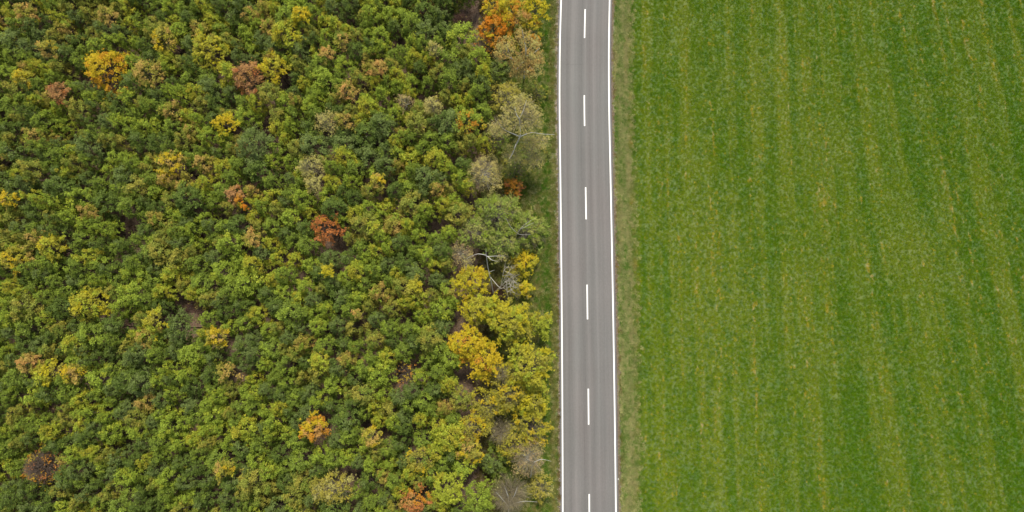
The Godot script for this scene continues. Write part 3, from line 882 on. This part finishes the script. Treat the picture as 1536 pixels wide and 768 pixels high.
func build_forest() -> void:
	var kinds := [
		{"name": "dark_green_tree", "label": "dark green broadleaf tree within the dense young forest", "group": "dark green trees of the forest", "what": "dark green tree", "pal": [[DEEP, 9], [GREEN, 1], [BLUE, 1]]},
		{"name": "blue_green_tree", "label": "grey-green broadleaf tree within the dense young forest", "group": "grey-green trees of the forest", "what": "grey-green tree", "pal": [[BLUE, 9], [GREEN, 1], [DEEP, 1]]},
		{"name": "green_tree", "label": "mid-green broadleaf tree within the dense young forest", "group": "mid-green trees of the forest", "what": "mid-green tree", "pal": [[GREEN, 8], [BRIGHT, 2]]},
		{"name": "bright_green_tree", "label": "fresh bright green tree within the dense young forest", "group": "bright green trees of the forest", "what": "bright green tree", "pal": [[BRIGHT, 8], [LIME, 2]]},
		{"name": "yellow_green_tree", "label": "yellow-green tree turning colour within the dense young forest", "group": "yellow-green trees of the forest", "what": "yellow-green tree", "pal": [[LIME, 5], [YGREEN, 4], [BRIGHT, 1]]},
		{"name": "olive_green_tree", "label": "dull olive-green tree within the dense young forest", "group": "olive trees of the forest", "what": "olive-green tree", "pal": [[OLIVE, 3], [GREEN, 1], [Color(0.125, 0.142, 0.026), 5]]},
		{"name": "tan_tipped_tree", "label": "green tree with tan and orange tips within the dense forest", "group": "tan-tipped trees of the forest", "what": "tan-tipped green tree", "pal": [[TANLEAF, 3], [OLIVE, 4], [BRIGHT, 2]]},
	]
	var shapes := []
	rng.seed = 41
	for k in 6:
		var R := rng.randf_range(1.4, 1.75)
		var sk := skeleton(R, 8.2, rng.randf_range(4.2, 5.6), 0.42, 2.2)
		shapes.append({"sk": sk, "trunk": trunk_mesh(8.2, 0.09), "limbs": limb_mesh(sk, 0.03)})
	for k in kinds:
		k.proto = []
	for kk in kinds.size():
		for ss in shapes.size():
			rng.seed = 1000 + kk * 50 + ss
			kinds[kk].proto.append(crown_mesh(shapes[ss].sk, kinds[kk].pal, 0.15, 30, 5))
	# where the trees stand: thrown in with a least distance, gaps and special trees spared
	rng.seed = 99
	var pts := []
	var grid := {}
	var cell := 1.6
	var gaps := []
	for g in GAPS:
		var p := at(g[0], g[1], 3.5)
		gaps.append(Vector3(p.x, g[2], p.z))
	var rest_spots := []
	var rest_cols := []
	for trial in 34000:
		var x := rng.randf_range(-76.0, -1.0)
		var z := rng.randf_range(-58.0, 32.0)
		var size := rng.randf_range(0.56, 0.78) if rng.randf() < 0.75 else rng.randf_range(0.78, 1.08)
		var p2 := seen_at(Vector3(x, 7.0, z))
		if p2.x > edge_at(p2.y) + 4.0: continue
		var bad := false
		for g in gaps:
			if Vector2(x - g.x, z - g.z).length() < g.y + 0.75 * size: bad = true; break
		if bad: continue
		for s in specials:
			if Vector2(x - s.x, z - s.z).length() < s.R * 0.78 + 0.82 * size: bad = true; break
		if bad: continue
		var cx := int(floor(x / cell))
		var cz := int(floor(z / cell))
		for i in range(cx - 2, cx + 3):
			for j in range(cz - 2, cz + 3):
				for q in grid.get(Vector2i(i, j), []):
					if Vector2(x - q.x, z - q.y).length() < 0.99 * (size + q.z): bad = true
		if bad: continue
		var key := Vector2i(cx, cz)
		if not grid.has(key): grid[key] = []
		grid[key].append(Vector3(x, z, size))
		pts.append([x, z, size, p2])
	var seen_n := 0
	for p in pts:
		var x: float = p[0]
		var z: float = p[1]
		var p2: Vector2 = p[3]
		# colour drifts over the forest: bluer and darker low and in the middle, yellower towards the road and the far side
		var drift := n_low.get_noise_2d(x * 1.1 + 500.0, z * 1.1)
		var warm := 0.33 + drift * 0.16 + 0.14 * smooth(400, 700, p2.x) - 0.12 * smooth(300, 650, p2.y) + rng.randf_range(-0.45, 0.45)
		var k := 0
		if warm < 0.02: k = 0 if rng.randf() < 0.6 else 1
		elif warm < 0.30: k = [2, 2, 1, 0, 5][rng.randi() % 5]
		elif warm < 0.52: k = [3, 3, 2, 5][rng.randi() % 4]
		elif warm < 0.74: k = [4, 3, 4, 3, 2, 6][rng.randi() % 6]
		else: k = [6, 4, 4, 3][rng.randi() % 4]
		var ss := rng.randi() % shapes.size()
		var sc: float = p[2]
		var tall := rng.randf_range(0.78, 1.02) + 0.2 * (sc - 0.7)
		var turn := rng.randf() * TAU
		var inside := p2.x > -22 and p2.y > -22 and p2.y < 792
		if inside:
			seen_n += 1
			var big := "slim " if sc < 0.62 else ("large-crowned " if sc > 0.86 else "")
			var o := tree_root(kinds[k].name, big + kinds[k].label, Vector3(x, 0, z), big + kinds[k].group)
			o.rotation.y = turn
			o.scale = Vector3(sc, tall, sc)
			piece("trunk", shapes[ss].trunk, bark, o)
			piece("limbs", shapes[ss].limbs, bark, o)
			piece("crown", kinds[k].proto[ss], leaf_mat, o)
			commons.append({"node": o, "x": x, "z": z, "k": k, "what": big + kinds[k].what})
		else:
			rest_spots.append(Transform3D(Basis(Vector3.UP, turn).scaled(Vector3(sc, tall, sc)), Vector3(x, 0, z)))
			var f := rng.randf_range(0.7, 1.0)
			rest_cols.append(Color(f, f, f))
	print("forest trees ", seen_n, " specials ", specials.size(), " beyond the frame ", rest_spots.size())
	copies("woodland", "green forest continuing past the trees in view", "forest", kinds[2].proto[1], leaf_mat, rest_spots, rest_cols)

func build_grass() -> void:
	rng.seed = 51
	var gm := tint_mat(0.9, 0.0)
	gm.metallic_specular = 0.12
	# meadow
	var tuft := tuft_mesh(38, 0.13, 0.05, 0.11, 0.017, 1.9)
	var spots := []
	var cols := []
	for k in 165000:
		var x := rng.randf_range(12.9, 70.0)
		var z := rng.randf_range(-52.0, 27.0)
		var d := x - road_x(z) - 3.19
		if d < 0.5: continue
		var p2 := seen_at(Vector3(x, 0, z))
		if p2.x > 1580 or p2.y < -40 or p2.y > 800: continue
		var c := ground_color(x, z)
		if d < 1.1 and rng.randf() < 0.7: continue
		var f := rng.randf_range(0.82, 1.18)
		if rng.randf() < 0.004 + 0.03 * smooth(0.1, 0.5, streak_at(x, z)): c = c.lerp(Color(0.42, 0.31, 0.11), 0.7)
		elif rng.randf() < 0.06: c = c.lerp(Color(0.13, 0.20, 0.06), 0.3)
		spots.append(stand(x, 0.0, z, rng.randf_range(0.75, 1.2), 0.9))
		cols.append(Color(c.r * f * 1.27, c.g * f * 1.30, c.b * f * 0.34))
	copies("meadow_grass", "mown green grass with yellow streaks covering the meadow", "grass", tuft, gm, spots, cols)
	# verges: longer, drier
	tuft = tuft_mesh(46, 0.2, 0.12, 0.34, 0.024, 1.5)
	spots = []
	cols = []
	for k in 42000:
		var z := rng.randf_range(-52.0, 27.0)
		var left := rng.randf() < 0.72
		var x := road_x(z)
		var d := 0.0
		if left:
			d = rng.randf_range(0.42, 11.0)
			x -= 3.19 + d
			if d > 7.5 and rng.randf() < (d - 7.5) / 3.5: continue
		else:
			d = rng.randf_range(0.75, 3.5)
			if d > 2.4 and rng.randf() < (d - 2.4) / 1.1: continue
			x += 3.19 + d
		if d < 0.85 and rng.randf() < 0.6: continue
		var c := ground_color(x, z)
		var f := rng.randf_range(0.8, 1.25)
		if rng.randf() < (0.17 if left else 0.34): c = c.lerp(Color(0.34, 0.31, 0.19), 0.75)
		spots.append(stand(x, 0.0, z, rng.randf_range(0.6, 1.15), 1.0 if left else 0.7))
		cols.append(Color(c.r * f * 1.22, c.g * f * 1.24, c.b * f * 0.95))
	copies("verge_grass", "longer green and straw grass along both road edges", "grass", tuft, gm, spots, cols)
	# litter on the forest floor and under the edge
	var s := Soup.new()
	for k in 9:
		var a := rng.randf() * TAU
		s.leaf(Vector3(rng.randf_range(-0.3, 0.3), 0.01 + 0.03 * rng.randf(), rng.randf_range(-0.3, 0.3)), Vector3(cos(a), rng.randf_range(-0.1, 0.25), sin(a)).normalized(), (Vector3.UP + rdir() * 0.35).normalized(), 0.14, 0.085, Color(1, 1, 1) * rng.randf_range(0.7, 1.0), 0.012)
	spots = []
	cols = []
	for k in 28000:
		var x := rng.randf_range(-72.0, 1.0)
		var z := rng.randf_range(-55.0, 30.0)
		spots.append(stand(x, 0.0, z, rng.randf_range(0.7, 1.2)))
		var c: Color = [Color(0.11, 0.064, 0.040), Color(0.14, 0.082, 0.05), Color(0.09, 0.055, 0.036), Color(0.19, 0.125, 0.065)][rng.randi() % 4]
		if rng.randf() < 0.06: c = Color(0.40, 0.28, 0.10)
		cols.append(c)
	copies("leaf_litter", "brown fallen leaves on the forest floor", "leaf litter", s.mesh(), tint_mat(0.8, 0.0), spots, cols)
	# stones of the gravel shoulder
	var st := SphereMesh.new()
	st.radius = 0.05; st.height = 0.07; st.radial_segments = 6; st.rings = 3
	spots = []
	cols = []
	for k in 9000:
		var z := rng.randf_range(-52.0, 27.0)
		var left := rng.randf() < 0.6
		if left and z > -14.0 and rng.randf() < 0.6: continue
		var d := 3.50 + absf(rng.randfn(0.0, 0.16)) + 0.03
		spots.append(Transform3D(Basis(Vector3.UP, rng.randf() * TAU).scaled(Vector3(1.0, 0.7, rng.randf_range(0.6, 1.2)) * rng.randf_range(0.4, 1.15)), Vector3(road_x(z) + (-d if left else d), 0.01, z)))
		var f := rng.randf_range(0.6, 1.15)
		cols.append(Color(0.32, 0.265, 0.205) * f if left else Color(0.22, 0.175, 0.13) * f)
	copies("gravel", "tan gravel along the asphalt edge", "gravel", st, tint_mat(0.9, 0.0), spots, cols)

func build_small() -> void:
	# crumpled white scrap on the brown verge
	rng.seed = 61
	var s := Soup.new()
	var n := 5
	for j in n + 1:
		for i in 3:
			s.v.append(Vector3((i - 1) * 0.04, 0.02 + 0.035 * rng.randf(), (float(j) / n - 0.5) * 0.2))
			s.n.append((Vector3.UP + rdir() * 0.4).normalized())
	for j in n:
		for i in 2:
			var a := j * 3 + i
			s.tri(a, a + 1, a + 4); s.tri(a, a + 4, a + 3)
	var o := piece("paper_scrap", s.mesh(), flat_mat(lin(0.5, 0.5, 0.46)), self)
	o.position = at(927.3, 718.5) + Vector3(0, 0.02, 0)
	tag(o, "small white scrap lying on the brown verge beside the edge line", "litter")

# ordinary trees that stand next to a tree one can name are told apart by it
func finish_labels() -> void:
	var used := {}
	for s in specials:
		if s.short == "": continue
		var first := {}
		var second := {}
		for c in commons:
			var d := Vector2(c.x - s.x, c.z - s.z).length()
			if not first.has(c.k) or d < first[c.k][0]:
				if first.has(c.k): second[c.k] = first[c.k][0]
				first[c.k] = [d, c]
			elif not second.has(c.k) or d < second[c.k]:
				second[c.k] = d
		for k in first:
			var d: float = first[k][0]
			var c: Dictionary = first[k][1]
			if d < s.R + 2.2 and second.get(k, 99.0) > d + 1.4 and not used.has(c.node):
				used[c.node] = true
				c.node.set_meta("label", "%s growing right beside the %s" % [c.what, s.short])
